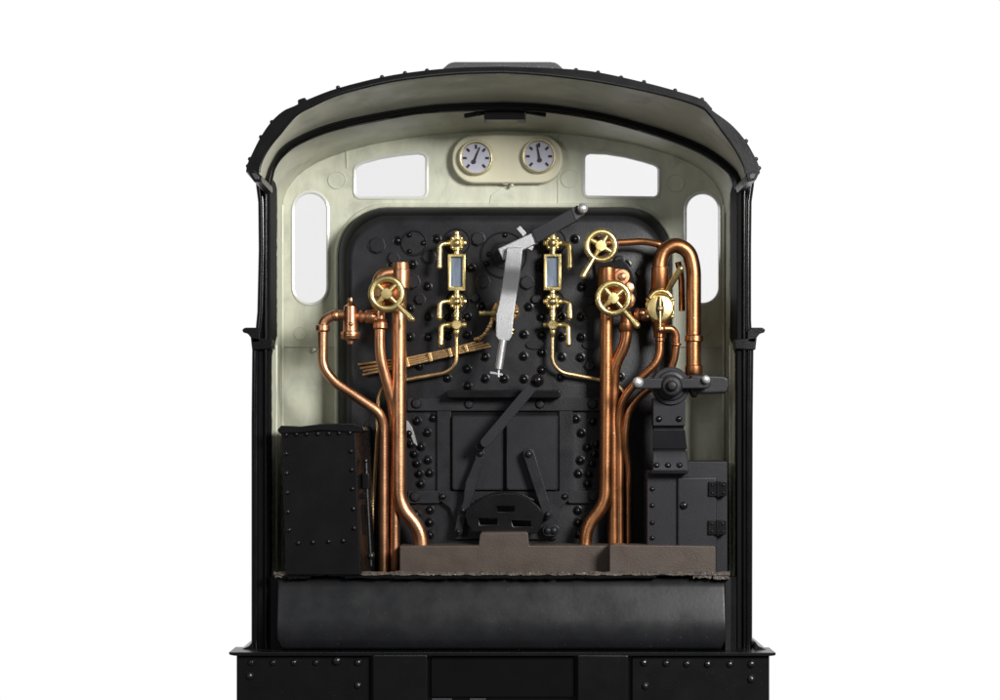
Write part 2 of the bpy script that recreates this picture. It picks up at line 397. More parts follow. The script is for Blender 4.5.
# ---------------- front (spectacle) plate with windows
winTL = [(354.5, 170), (356, 166.5), (362, 162.5), (380, 157.5), (400, 154.3), (418, 152.6), (424, 154), (427, 158), (427, 192), (425, 196.5), (421, 198), (359, 198), (355.5, 196), (354.5, 192)]
winTR = [(583.5, 158), (585.5, 154), (590, 152.4), (606, 153), (625, 156), (643, 160.5), (654, 164), (658, 166.5), (659.2, 170), (659.2, 192), (658, 196), (654, 198), (588, 197.2), (584.5, 195.5), (583.5, 191)]
def oval(x0, y0, x1, y1): return rrect(x0, y0, x1, y1, (x1 - x0) / 2, 8)
winL = oval(293, 192, 328, 304.5); winR = oval(685, 192.5, 720, 304.5)
topR = resample(J0, 60)
outl = [(281, 215)] + topR[1:-1] + [(725, 215), (725, 347), (281, 347)]
plate = holed_plate('spectacle_plate', outl, [winTL, winTR, winL, winR], YB, YB + .05, 'cream', loco, bevel=.8)
mb = MB(); mb.rect(280, 344, 726, 662, YB + .012, YB + .06); mb.build('lower_panel', 'cream', plate)
for w in (winTL, winTR, winL, winR):
    mb = MB(); ring_tube(mb, w, 1.9, YB + .002)
    fr = mb.build('window', 'clear', loco)
    mb = MB(); mb.prism(w, YB + .02, YB + .028); mb.build('window_pane', 'pane' if w[0][0] < 503 else 'pane2', fr)
each('moulding_mark', 'cream', plate, ((337, 180, 8.5), (570, 178.5, 9), (675.5, 183, 8.5), (704, 330, 7), (300, 333, 6)), lambda m, x, y, r: m.flathe(x, y, YB, [(-.5, r + .6), (.8, r + .6), (.9, r - .2), (.3, r - .6), (.3, .1)], 24))
each('panel_seam', 'cream', plate, (([(345.5, 147), (347, 146.6), (348, 168), (346, 168)],), ([(557.5, 134), (558.8, 134), (559, 206), (557.5, 206)],), ([(489, 206), (491, 195), (500, 188), (513, 184), (556, 184), (556, 206)],)), lambda m, p: m.prism(p, YB - .006, YB + .01), bevel=.5)
# cream lip round the boiler end
lip = rrect(336.5, 205.5, 674, 640, 50, 10, bottom=False)
mb = MB(); i0 = [i for i, p in enumerate(lip)]
seq = [(674, 575)] ; arcR = [p for p in lip if p[1] < 400 and p[0] > 505]; arcL = [p for p in lip if p[1] < 400 and p[0] < 505]
path = [(337, 575)] + sorted(arcL, key=lambda p: (-p[1], p[0])) + sorted(arcR, key=lambda p: (p[0], p[1])) + [(674, 575)]
mb.sweep([W(a, b, YB - .004) for a, b in path], .013, 8); mb.build('boiler_lip', 'cream', plate)

# black lamp bracket under the roof arch
mb = MB(); mb.rect(484, 109, 526, 119.5, .6, .75, 2); mb.tube([(464, 116), (486, 112)], 2.6, .64, 8); mb.tube([(525, 111.5), (546, 115)], 2.4, .64, 8)
mb.ball(479, 112.5, .63, 3.5); mb.build('roof_vent_catch', 'black', loco, bevel=1)

# ---------------- pressure gauges
mb = MB(); mb.prism(rrect(452, 134.5, 563, 183, 23, 9), YB - .065, YB + .02)
gp = mb.build('gauge_plate', 'buff', loco, bevel=2.2, bseg=3)
mb = MB(); mb.tube([(503, 183), (508, 183.5)], 1.6, YB - .04, 8); mb.flathe(512, 185.5, YB - .04, [(0, 1.8), (3, 1.6), (4, .4)]); mb.build('casting_nib', 'buff', gp)
def gauge(cx, cy, tip, hub):
    mb = MB(); d = YB - .065
    mb.flathe(cx, cy, d, [(0, 18), (2, 17.8), (5.5, 17), (6.8, 16.4), (6.8, 15.4), (4.6, 14.9), (4.4, 14.0), (0, 14)], 40)
    g = mb.build('pressure_gauge', 'buff', loco)
    mb = MB(); mb.torus(cx, cy, d - .034, 15.6, .75, 40, 8); mb.build('bezel', 'brass', g)
    mb = MB(); mb.flathe(cx, cy, d, [(0, 14.8), (5.2, 14.8), (5.2, .05)], 40); f = mb.build('dial', 'dial', g)
    mb = MB(); yy = d - 5.2 * k(d) - .001
    for a in (-135, -90, -45, 0, 45, 90, 135):
        q = math.radians(a); mb.bar(cx + 9.2 * math.sin(q), cy - 9.2 * math.cos(q), cx + 13.2 * math.sin(q), cy - 13.4 * math.cos(q), 2.4, yy - .0015, yy + .001, rounded=False)
    mb.build('dial_mark', 'ink', g)
    mb = MB(); mb.bar(hub[0], hub[1], tip[0], tip[1], 2.4, yy - .006, yy - .003, 1.1); mb.flathe(hub[0], hub[1], yy, [(-.1, 2.2), (1.5, 2.2), (1.5, .1)], 14)
    mb.build('needle', 'ink', g)
gauge(476, 158, (479.6, 147.5), (473.8, 161.8)); gauge(539, 156.3, (537, 144.6), (539.8, 160.2))

# ---------------- boiler backhead
YF = .88
def rr_ring(inset, y, n=10):
    pts = rrect(339 + inset, 208 + inset, 671.5 - inset, 640, 47 - inset * .55, n, bottom=False)
    return [W(a, b, y if b < 600 else y) for a, b in pts]
mb = MB()
rings = [rr_ring(0, YB), rr_ring(0, YB - .10)]
for i in range(1, 7):
    q = math.pi / 2 * i / 6; rings.append(rr_ring(15 * (1 - math.cos(q)), YB - .10 - (YB - .10 - YF) * math.sin(q)))
mb.use('plain'); mb.loft(rings[:6], True, (True, False)); mb.use('iron'); mb.loft(rings[5:], True, (False, True))  # shoulder blacker than the face: its shade is put into the colour
bh = mb.build('boiler_backhead', None, loco, angle=50)
R1 = [(398,240.7),(436.7,239),(412.6,264.5),(392,265.5),(471,268),(427.4,286.5),(428,316.6),(410,337),(428,337),(410,308.6),(467,316.6),(448,316.6),(467,335),(448,336),(467,369),(485,378.6),(467.4,386),(485,357),
 (528.5,307),(541.2,317),(523.7,334.4),(541.7,335),(523.4,356.3),(541.7,352.6),(561.5,357),(580.3,357.7),(580.7,317),(580.9,337.5),(561.5,337),(561.5,317),(581.5,287.2),(541.7,370),(560.6,377.3),(523.7,379),(504,378.7),(620,376.6),(482,306.4),(419.4,366),(447.2,378),(575,239),(626.5,264.5),(539,268),(596,240),
 (417,421),(433,417.8),(427,432.5),(409,433.5),(411,444),(420.8,446.8),(414.4,454),(416.7,463.5),(427.5,460),(419,473.8),(429.3,472.8),(420.6,483.9),(416.5,514.4),(429.6,510),(429.6,522.4),(430,534.7),
 (575.8,418.8),(592.5,421.7),(581.2,433.2),(587,447.6),(595.6,444.5),(593.8,454.3),(580.2,460.5),(591.5,464),(578.4,473.6),(588.7,474.3),(587.4,483.9),(577.6,510.6),(590.7,514.7),(577.9,522.7),(578.4,534)]
def riv(m, x, y): m.dome(x, y, YF, 3.7, 4.2); m.flathe(x, y, YF, [(-.5, 5.2), (.4, 5.0), (.7, 3.8), (.7, .1)], 16)
each('rivet', 'rivet', bh, R1, riv)
each('washout_plug', 'iron', bh, ((377,245.5,8),(393.5,258,6),(429,257,6.8),(478,239,6.8),(413,282,7),(420,299.5,5.2),(483,282,6.8),(475,298,4.6),(527,282.7,6.8),(535.5,299.3,4.4),(589.4,300.6,4.6),(589.5,365.7,5),(619,261,5.5),(640,273,4)),
     lambda m, x, y, r: m.flathe(x, y, YF, [(-.5, r + 1.2), (.6, r + 1.2), (.8, r), (3.4, r), (4.2, r * .86), (4.2, .1)], 8 if r > 6 else 6), angle=25)
each('oval_boss', 'iron', bh, ((535,), (591,)), lambda m, x: m.prism([(x + 9 * math.cos(q), 344.8 + 4.6 * math.sin(q)) for q in [2 * math.pi * i / 24 for i in range(24)]], YF - .012, YF + .01), bevel=.6)
each('flange', 'iron', bh, ((414, 243, 13), (504, 255, 23.5), (457, 242, 14), (457, 302, 12.5), (552.5, 242, 14), (552.5, 302, 12.5)),
     lambda m, x, y, r: m.flathe(x, y, YF, [(-.5, r), (1.8, r), (2.3, r - .8), (1.9, r - 1.5), (1.0, r - 2), (1.0, .1)], 36))
mb = MB(); mb.torus(504, 255, YF - .008, 13, 1, 32, 6); mb.build('flange_ring', 'iron', bh)
each('flange_bolt', 'rivet', bh, ((409.5,235),(423.5,243),(409.5,251.5),(505,235),(489.3,254.3),(486.4,263.6),(519,241),(517,270)), lambda m, x, y: m.dome(x, y, YF - .004, 2.8, 3.4))
# pale chip of bare metal beside the left steam pipe
mb = MB(); mb.prism([(404, 419), (408, 421), (412, 427), (415, 436), (417.5, 446), (414, 443), (411, 436), (404, 433)], YF - .008, YF + .004); mb.build('bare_metal_patch', 'silver', bh)

# ---------------- firehole doors
fd = MB(); fd.rect(407, 398, 602, 411, .852, .9, 2); FD = fd.build('firehole_frame', 'iron', loco, bevel=.9)
each('frame_strap', 'iron', FD, ((437, 410, 451, 492, .858, 0), (559, 410, 573, 492, .858, 0), (407.5, 491, 440, 503.5, .852, 2), (568, 491, 602, 503.5, .852, 2)), lambda m, a, b, c_, d, y, r: m.rect(a, b, c_, d, y, .9, r), bevel=.9)
mb = MB(); mb.prism([cF(x, y) for x, y in ((190,472),(190,508),(232,538),(250,592),(252,660),(650,660),(650,592),(664,538),(695,508),(695,472))], .845, .9); mb.build('lower_plate', 'iron', FD, bevel=1.2)
mb = MB(); mb.rect(447, 390, 560.5, 398.2, .77, .9, 2); mb.build('top_rail', 'black', FD, bevel=1.6, bseg=3)
each('frame_stud', 'iron', FD, ((416.5,403.5,5),(469,404,4.5),(540,404,4.5),(592.5,404,5),(415,496.7,5),(593,496.7,5)), lambda m, x, y, r: m.flathe(x, y, .852, [(-.5, r + .5), (1, r + .4), (2.6, r * .8), (3, .1)], 8))
each('frame_rivet', 'rivet', FD, ((442.7,496.7),(564.8,496.7)), lambda m, x, y: m.dome(x, y, .845, 3.4))
mb = MB(); mb.rect(451, 411, 559, 493, .874, .9); mb.build('door_recess', 'black', FD)
for (x0, x1) in ((451.8, 503), (506, 558.3)):
    mb = MB(); mb.rect(x0, 415, x1, 490.5, .835, .88, 3); d = mb.build('firehole_door', 'lever', loco, bevel=1.8, bseg=3)
    mb = MB(); ring_tube(mb, rrect(x0 + 1.2, 416.2, x1 - 1.2, 489.3, 3, 4), .7, .836, 6); mb.build('door_edge', 'iron', d)
# slotted deflector flap
flap = [cF(x, y) for x, y in ((290,562),(305,535),(345,508),(395,486),(440,479),(490,480),(545,502),(580,532),(602,562),(590,600),(575,637),(500,640),(320,630),(300,600))]
sl = [[cF(x, y) for x, y in q] for q in (((415,530),(480,530),(486,552),(420,552)), ((345,577),(415,577),(418,602),(350,602)), ((472,585),(545,588),(550,610),(480,608)))]
FL = holed_plate('deflector_flap', flap, sl, .74, .775, 'black', loco, bevel=1)
for q in sl:
    mb = MB(); a, b_ = q[0], q[1]; mb.tube([(a[0] - 1, a[1] - .8), (b_[0] + 1, b_[1] - .8)], .8, .738, 8); mb.build('slot_edge', 'black', FL)
mb = MB(); mb.tube([cF(330, 512), cF(398, 482), cF(445, 476), cF(495, 478), cF(560, 508)], 1.3, .775, 8); mb.build('flap_edge', 'black', FL)
# door links
def link(x0, y0, x1, y1, w, y, w2=None, mt='iron'):
    mb = MB(); mb.bar(x0, y0, x1, y1, w, y, y + .045, w2); L_ = mb.build('door_link', mt, loco, bevel=1)
    each('pivot_bolt', 'iron', L_, ((x0, y0, w), (x1, y1, w2 or w)), lambda m, a, b, r: m.dome(a, b, y, r * .34, 4))
    return L_
mb = MB(); mb.prism([cF(x, y) for x, y in ((336,322),(340,312),(352,307),(364,312),(370,324),(366,350),(352,392),(340,430),(330,470),(316,512),(306,548),(292,556),(278,548),(276,534),(286,508),(289,470),(296,432),(314,390),(330,350))], .765, .81); ll = mb.build('door_link', 'iron', loco, bevel=1)
each('pivot_bolt', 'iron', ll, ((480.5, 453.5, 10), (463, 510, 8)), lambda m, a, b, r: m.dome(a, b, .765, r * .34, 4))
link(463.5, 508, 458.5, 531.5, 8.5, .795)
link(528.8, 454, 548, 514.5, 11.5, .77, 10); link(548, 530.5, 554, 530.5, 12, .79, 12)
# firehole lever
mb = MB(); mb.bar(538, 380, 485.5, 442.5, 10.5, .66, .70, 10.5); fl = mb.build('firehole_lever', 'lever', loco, bevel=.8, label='long dark grey bar slanting across the firehole doors')
mb = MB(); mb.flathe(537.5, 380.3, .665, [(-3, 6.5), (3, 6.5), (5, 5.4), (6.5, 3.4), (9, 3), (9.6, 1.8), (9.8, .1)]); mb.build('lever_knob', 'rivet', fl)
mb = MB(); mb.bar(491, 436, 479, 447.5, 10, .70, .83, 8); mb.build('lever_joint', 'black', fl, bevel=1)

# ---------------- water gauges
def water_gauge(cx, sg, ys):
    y = .80
    mb = MB(); holes = [[(cx - 5.8, 257), (cx - 5.8, 286.2), (cx + 5.6, 286.2), (cx + 5.6, 257)]]
    fr = holed_plate('water_gauge', [(cx - 9.2, 253.6), (cx - 9.2, 290.6), (cx + 9, 290.6), (cx + 9, 253.6)], holes, y - .02, y + .04, 'brass', loco, bevel=1)
    mb = MB(); mb.rect(cx - 6.2, 256, cx + 6, 287, y + .0, y + .02); mb.build('gauge_glass', 'gaugeglass', fr)
    def cock(cy, top):
        mb = MB()
        mb.flathe(cx, cy, y, [(-12, 6), (-4, 7.5), (2, 8), (3.5, 6.4)], 8)
        mb.ball(cx, cy, y - .022, 4.4)
        for a in range(4):
            q = math.radians(45 + 90 * a); mb.ball(cx + 6.4 * math.cos(q), cy + 6.4 * math.sin(q), y - .012, 2.1, 10)
        mb.hlathe(cx - 9.5, cy, y, [(0, 2.6), (2, 3), (2.2, 2.4), (17, 2.4), (17.2, 3), (19, 2.6)], 12)
        mb.vlathe(cx, y, [(cy - 12, 2), (cy - 11, 3.4), (cy - 8, 3.4), (cy - 7, 4.4), (cy + 7, 4.4), (cy + 8, 3.4), (cy + 11, 3.4), (cy + 12, 2.2)], 12)
        return mb
    for cy in (243, 301.5):
        mb = cock(cy, True); ck = mb.build('gauge_cock', 'brass', fr)
    mb = MB()
    mb.flathe(cx, 325, y, [(-8, 4), (2, 5.4), (6.5, 5.2), (7.4, 4.2), (7.4, .1)], 16)
    mb.hlathe(cx - 9.5, 325, y, [(0, 3), (3, 3.2), (3.4, 2.6), (15.6, 2.6), (16, 3.2), (19, 3)], 12)
    mb.vlathe(cx, y, [(311, 3), (313, 3.8), (317, 3.8), (318, 2.8), (320, 2.8), (321, 3.4), (330, 3.4), (331, 3.6), (335, 3.2), (336, 2.4), (338, 2.4)], 12)
    mb.build('drain_cock', 'brass', fr)
    for (cy, ey) in ((243.5, 267), (301.5, 317.5), (325, 344)):
        mb = MB(); x1 = cx + sg * 17.5 if cy < 320 else cx + sg * 16
        pts = [(cx + sg * 8, cy, y), (cx + sg * 12, cy, y - .01), (x1 - sg * .5, cy + 1.5, y - .02), (x1, ey, y - .03)]
        mb.tube(pts, 2.5, y, 12, 5, 1.25); e = pts[-1]; mb.ball(e[0], e[1], e[2], 3.1, 12); mb.build('cock_handle', 'brass', fr)
    return fr
water_gauge(456.8, -1, 0); water_gauge(552.7, 1, 0)
def pipe(pts, r, y, m='copper', bend=14, name='copper_pipe', seg=18, label=None, taper=None):
    mb = MB(); mb.tube(pts, r, y, seg, bend, taper); return mb.build(name, m, loco, angle=60, label=label)
pipe([(456.5, 335, .80), (456.5, 364, .80), (447, 372.5, .82), (407, 379.5, .83), (384, 385, .82), (378.5, 397, .80), (377.6, 425, .80), (373, 500, .78), (371, 552, .76)], 2.2, .8, 'bronze', 9, 'drain_pipe')
pipe([(552.4, 336, .80), (552.4, 363, .80), (561, 372.5, .82), (577, 375.5, .83), (600, 380, .83), (616, 383.5, .8), (625, 394, .78)], 2.2, .8, 'bronze', 9, 'drain_pipe')
# bundle of oil pipes
ends = [((358, 364.4), (408.6, 358), (453, 348.5), (476, 342)), ((360, 368.4), (408.6, 360.6), (453, 350.5), (483, 342.6)), ((363, 371.4), (408.4, 363), (453, 352.6), (489, 344)), ((362.4, 375), (408, 365.4), (453, 354.6), (491, 346.4))]
for i, e in enumerate(ends):
    mb = MB(); mb.tube([(a, b, .845 - .006 * i) for a, b in e], 1.55, .84, 10, 8); mb.build('oil_pipe', 'bronze', loco, angle=60)
for (x, y, h) in ((407, 362.5, 6), (430, 357, 6), (450, 352.5, 6), (466, 348.5, 5)):
    mb = MB(); mb.bar(x - 1, y - h * .75, x + 1.4, y + h * .75, 3.2, .808, .87, rounded=False); mb.build('pipe_clip', 'bronze', loco, bevel=.6)
mb = MB(); pth = [(474, 339.5), (482, 337), (488, 330), (492, 320), (496, 312)]
mb.tube([(a, b, .83) for a, b in pth], 2.2, .83, 10, 8)
for (a, b) in ((479, 338.4), (485.5, 333.5), (489.5, 326.5), (492.5, 319)): mb.ball(a, b, .83, 3, 10)
mb.build('oil_pipe', 'bronze', loco, angle=60)
# blower valve hidden behind the regulator
mb = MB(); mb.flathe(505.5, 312, .80, [(-12, 12), (-6, 13.5), (0, 13.5), (2, 11), (2, 8), (5, 7), (5, .1)], 24)
bv = mb.build('blower_valve', 'bronze', loco)
mb = MB(); mb.hlathe(479, 313, .77, [(0, 2), (.6, 2.8), (6, 2.8), (6.6, 2.2), (12, 2.2), (12.5, 4), (17, 4)], 14); mb.build('valve_handle', 'brass', bv)
each('valve_bolt', 'brass', bv, ((0,), (60,), (120,), (180,), (240,), (300,)), lambda m, a: m.ball(505.5 + 11 * math.cos(math.radians(a)), 312 + 11 * math.sin(math.radians(a)), .79, 2.4, 10))
mb = MB(); mb.ball(512, 330, .80, 3); mb.tube([(511, 322), (512, 334)], 2, .80, 10); mb.build('valve_drip', 'brass', bv)

# ---------------- regulator
mb = MB(); mb.prism([(497.5, 248.5), (534, 231.5), (538.5, 242.5), (503, 260.5)], .58, .65)
rg = mb.build('regulator_handle', 'silver', loco, bevel=1.2, label='silver and dark grey regulator lever in the middle of the boiler end')
mb = MB(); rr = []
for (py, xa, xb, d) in ((247.5, 507, 523, .545), (266, 504.6, 521, .545), (273, 503.8, 520.2, .556), (288, 501.4, 518, .605), (296, 500.2, 516.6, .612), (305, 498.5, 515.4, .608), (314, 496.2, 514, .605), (326, 495.8, 513, .60), (336, 495.8, 512, .60), (341, 499, 509, .60)):
    rr.append([W(xa, py, d), W(xb, py, d), W(xb, py, d + .05), W(xa, py, d + .05)])
mb.loft(rr); mb.build('lever_arm', 'silver', rg, bevel=1)
mb = MB(); mb.tube([(503, 340), (498.6, 369)], 4.2, .575, 14); mb.build('lever_tip', 'silver', rg)
mb = MB(); mb.tube([(498.6, 368), (498.4, 377)], 1.4, .575, 8); mb.bar(491, 372.5, 502, 374.5, 2, .57, .58); mb.build('lever_pin', 'silver', rg)
mb = MB(); mb.prism([(531.5, 230.5), (573, 207.5), (579.5, 219.5), (536.5, 243)], .565, .62); mb.build('grip_arm', 'lever', rg, bevel=1)
mb = MB(); mb.prism([(571, 209), (577.5, 205), (585, 214), (575.5, 220.5)], .560, .60); mb.build('grip_end', 'grey', rg, bevel=.8)
mb = MB(); mb.ball(582.8, 208.3, .535, 5.2); mb.tube([(582.8, 208.3, .54), (582.8, 208.6, .60)], 3, .56, 12); mb.build('grip_knob', 'steel', rg)
mb = MB(); mb.bar(518, 227, 525, 235, 5.2, .595, .64, rounded=False); mb.bar(527, 246, 533, 248.5, 5, .60, .64, rounded=False); mb.build('pivot_bolt', 'silver', rg, bevel=.8)
mb = MB(); mb.tube([(505, 254, .6), (505, 255, .86)], 7, .7, 16); mb.build('regulator_spindle', 'iron', rg)

# ---------------- hand wheels
def handwheel(cx, cy, R, hx, hy, y=.60, seed=0):
    mb = MB(); mb.torus(cx, cy, y, R - 3.4, 3.4, 44, 12)
    h = mb.build('handwheel', 'brass', loco, angle=60)
    mb = MB(); mb.flathe(cx, cy, y, [(-5, 3), (-3, 5.8), (2.0, 6.2), (3.6, 5.4), (3.8, .1)], 8); mb.build('hub', 'brass', h)
    a0 = math.atan2(hy - cy, hx - cx)
    for i in range(4):
        a = a0 + i * math.pi / 2
        mb = MB(); mb.tube([(cx + 3.5 * math.cos(a), cy + 3.5 * math.sin(a)), (cx + (R - 3) * math.cos(a), cy + (R - 3) * math.sin(a))], 2.7, y, 10, taper=.8); mb.build('spoke', 'brass', h)
    mb = MB(); e = (hx, hy, y - .02)
    mb.tube([(cx + (R - 4) * math.cos(a0), cy + (R - 4) * math.sin(a0), y - .005), e], 2.6, y, 12, taper=1.3); mb.ball(hx, hy, y - .02, 3.3, 12); mb.build('wheel_handle', 'brass', h)
    mb = MB(); mb.tube([(cx, cy, y), (cx, cy, y + .14)], 3.4, y, 12); mb.build('spindle', 'brass', h)
handwheel(386.8, 293.8, 18.7, 411.8, 319); handwheel(601, 245.8, 17.6, 583, 276); handwheel(613.4, 298.3, 18.5, 637, 325.5)

# ---------------- left copper work
def part(name, fn, m, parent=None, **kw):
    mb = MB(); fn(mb); return mb.build(name, m, parent or loco, **kw)
P1 = .73
A = pipe([(399.2, 270, P1), (399.2, 506, P1), (421.5, 530, P1), (423, 575, P1)], 7.4, P1, 'copper', 16, 'steam_pipe')
part('pipe_collar', lambda m: m.vlathe(401, P1 - .005, [(262, 7), (262.8, 8.4), (269.5, 8.4), (270, 9), (271, 9.2), (288, 9.2), (290, 7.5)], 28), 'copper', A)
B = pipe([(380, 300, .70), (380, 358, .70), (388, 385, .72), (395, 415, .76), (394.5, 580, .76)], 5.4, .72, 'copper', 14)
part('pipe_collar', lambda m: m.vlathe(380.5, .70, [(319, 5.6), (320, 7), (322, 6), (323, 7.4), (328, 7.4), (329.5, 5.6)], 24), 'copper', B)
C = pipe([(345, 315, .70), (333, 315, .70), (323, 321, .70), (322.6, 367, .70), (334, 382, .70), (379, 412, .70), (383.4, 424, .72), (383.4, 580, .74)], 5.0, .71, 'copper', 14)
part('pipe_collar', lambda m: m.vlathe(322.8, .70, [(324.5, 5.2), (325.5, 7), (330.5, 7), (332, 5.2)], 24), 'copper', C)
part('pipe_collar', lambda m: m.ball(335, 315.5, .70, 5.9), 'copper', C)
V = part('oil_separator', lambda m: m.vlathe(350.6, .69, [(297.5, 1), (298, 2.6), (300.5, 3.2), (303, 2.4), (304.5, 4), (306.5, 6.8), (331, 7.6), (332, 9.6), (334.6, 10), (335, 9), (336, 9), (336.5, 10), (339, 9.4), (340, 5), (341, 3.4), (344, 3), (345, 1)], 28), 'copper')
part('plug', lambda m: m.dome(351, 324, .655, 2.4), 'copper', V)
part('union_nut', lambda m: m.hlathe(357, 316.5, .70, [(0, 4), (3, 6), (5, 6.6), (7, 5), (8, 5), (10, 7), (13.5, 7.4), (17, 7), (20, 5)], 20), 'copper', V)
vb = part('valve_body', lambda m: m.tube([(377, 284, .72), (381, 274, .72), (394, 272, .73)], 6, .72, 18, 8), 'copper')
part('valve_bonnet', lambda m: m.flathe(387, 294, .73, [(-4, 12), (4, 12), (8, 9), (14, 6.5), (20, 5)], 24), 'copper', vb)
part('valve_flange', lambda m: (m.flathe(380, 303, .74, [(-4, 9), (5, 9), (7, 6)], 20), m.ball(397.5, 303, .74, 7)), 'copper', vb)
part('screw_head', lambda m: m.dome(314.5, 350, YB - .01, 2.6), 'steel', plate)

# ---------------- right copper work
DC = 'darkcopper'
A2 = pipe([(607, 270, P1), (606.5, 380, P1), (605.5, 504, P1), (586, 526, P1), (584, 575, P1)], 6.6, P1, DC, 16, 'steam_pipe')
part('pipe_collar', lambda m: m.vlathe(607, P1 - .008, [(267, 7), (268, 9.3), (296, 9.3), (300, 7)], 28), DC, A2)
part('flange_lug', lambda m: (m.rect(612, 269, 624, 292, .70, .78, 2), m.flathe(622.2, 276.8, .71, [(-8, 8.2), (1.5, 8.2), (3, 7), (3.2, 4), (5.5, 3.8), (6.5, 2), (6.6, .1)], 28)), 'copper', A2)
part('valve_bonnet', lambda m: m.flathe(613.4, 298.3, .73, [(-4, 13), (4, 13), (8, 9), (14, 6.5), (20, 5)], 24), DC, A2)
part('valve_flange', lambda m: (m.flathe(626, 300, .75, [(-4, 9), (4, 9), (6, 6)], 20), m.flathe(628, 288, .76, [(-4, 6), (4, 6), (5, 4)], 16)), 'copper', A2)
part('valve_bonnet', lambda m: m.flathe(601, 245.8, .80, [(-14, 9), (4, 9), (10, 6), (20, 4.5)], 24), DC, None)
part('backing_plate', lambda m: m.prism([(594, 262), (614, 261), (622, 259), (627, 263), (632, 270), (636, 282), (637, 300), (634, 305), (600, 305)], .85, .9), 'black', A2, bevel=1)
B2 = pipe([(626.5, 312, .72), (626.5, 343, .72), (614, 366, .74), (613, 400, .76), (613.5, 580, .78)], 5.8, .74, DC, 16)
part('pipe_collar', lambda m: m.vlathe(626, .72, [(322, 5), (323, 7.2), (330, 7.4), (332, 6)], 24), DC, B2)
# connecting union between wheel valve and brass valve
part('union_nut', lambda m: m.hlathe(634, 314.5, .72, [(0, 4), (2, 6.5), (4, 6.8), (6, 5), (7, 6.6), (12, 7), (15, 6), (24, 5)], 20), 'copper', B2)
part('union_bolt', lambda m: m.dome(642.5, 313, .685, 3), 'copper', B2)
F = pipe([(659.8, 300, .70), (659.8, 262, .70), (664, 250, .70), (676, 244, .70), (689, 251, .70), (693.6, 268, .70), (693.6, 376, .70)], 7.5, .70, DC, 12, 'steam_pipe', 22)
part('pipe_collar', lambda m: m.vlathe(660, .70, [(267, 7.8), (267.6, 8.8), (288, 9.0), (290, 8)], 28), DC, F)
part('pipe_collar', lambda m: m.vlathe(694, .70, [(334.5, 7), (336, 9), (341, 9.2), (342.5, 7)], 28), DC, F)
part('pipe_collar', lambda m: m.vlathe(694, .70, [(364.5, 7), (366, 8.6), (373, 8.8), (375, 8)], 28), DC, F)
pipe([(604, 243, .74), (622, 242.6, .74), (644, 241, .74), (660, 244.5, .73), (668, 249, .74)], 3.6, .74, DC, 12)
pipe([(678, 262, .78), (681.5, 277, .78), (682, 311, .78)], 3.2, .78, DC, 8)
# brass combination valve
bvv = part('ejector_valve', lambda m: m.flathe(660, 308, .66, [(-8, 12), (-4, 13.6), (0, 13.8), (1.6, 12.8), (2, 12), (2, .1)], 36), 'brass', label='round brass ejector valve with a slotted disc')
part('valve_flange', lambda m: m.prism([(660 + 15.5 * math.cos(math.radians(22.5 + 45 * i)), 308 + 15.5 * math.sin(math.radians(22.5 + 45 * i))) for i in range(8)], .685, .73), 'brass', bvv, bevel=1)
each('valve_bolt', 'brass', bvv, ((35,), (145,), (215,), (325,), (242,), (298,)), lambda m, a: m.ball(660 + 15 * math.cos(math.radians(a)), 308 + 15 * math.sin(math.radians(a)), .675, 2.1, 10))
part('disc_slot', lambda m: m.prism([(660 + 4 * math.cos(q), 308 + 11 * math.sin(q)) for q in [2 * math.pi * i / 20 for i in range(20)]], .6465, .66), 'iron', bvv)
part('valve_pointer', lambda m: (m.tube([(660.2, 296), (660.2, 322)], 1.5, .64, 10), m.ball(660.2, 308.5, .635, 2.8), m.tube([(660.2, 320), (660.2, 330)], 1.2, .64, 8)), 'brass', bvv)
part('valve_arc', lambda m: m.tube([(650, 298), (654, 292.5), (661, 290.5), (668, 293), (671, 297)], 2.6, .655, 12, 6), 'brass', bvv)
part('valve_handle', lambda m: (m.tube([(668, 290, .66), (673, 281, .63), (680.5, 269, .60)], 3.0, .64, 14, 8, 1.1), m.ball(680.7, 268.6, .598, 3.3, 12)), 'brass', bvv)
part('valve_body', lambda m: m.vlathe(660, .72, [(288, 9), (292, 11), (318, 11), (324, 8), (332, 6.5), (338, 6.5)], 24), DC, bvv)
E1 = pipe([(660, 322, .70), (660, 360, .70), (641, 377.5, .70), (624, 396, .72), (617.5, 420, .74), (619.5, 445, .76), (620, 580, .76)], 4.1, .72, DC, 14)
part('pipe_collar', lambda m: m.vlathe(660, .70, [(337, 4), (338, 5), (341, 5), (342, 4)], 18), DC, E1)
E2 = pipe([(660, 329, .68), (672, 328.5, .69), (676, 335, .70), (675.5, 356, .71), (668, 376, .73), (641, 394.5, .74), (627, 412, .74), (624, 440, .75), (628.5, 470, .79), (628.5, 580, .80)], 4.0, .73, DC, 10)
part('pipe_collar', lambda m: m.vlathe(676, .70, [(342.5, 4), (343.5, 5.4), (345, 5.4), (346, 4)], 18), DC, E2)
part('union_nut', lambda m: m.ball(661, 329, .67, 4.6), 'copper', E2)

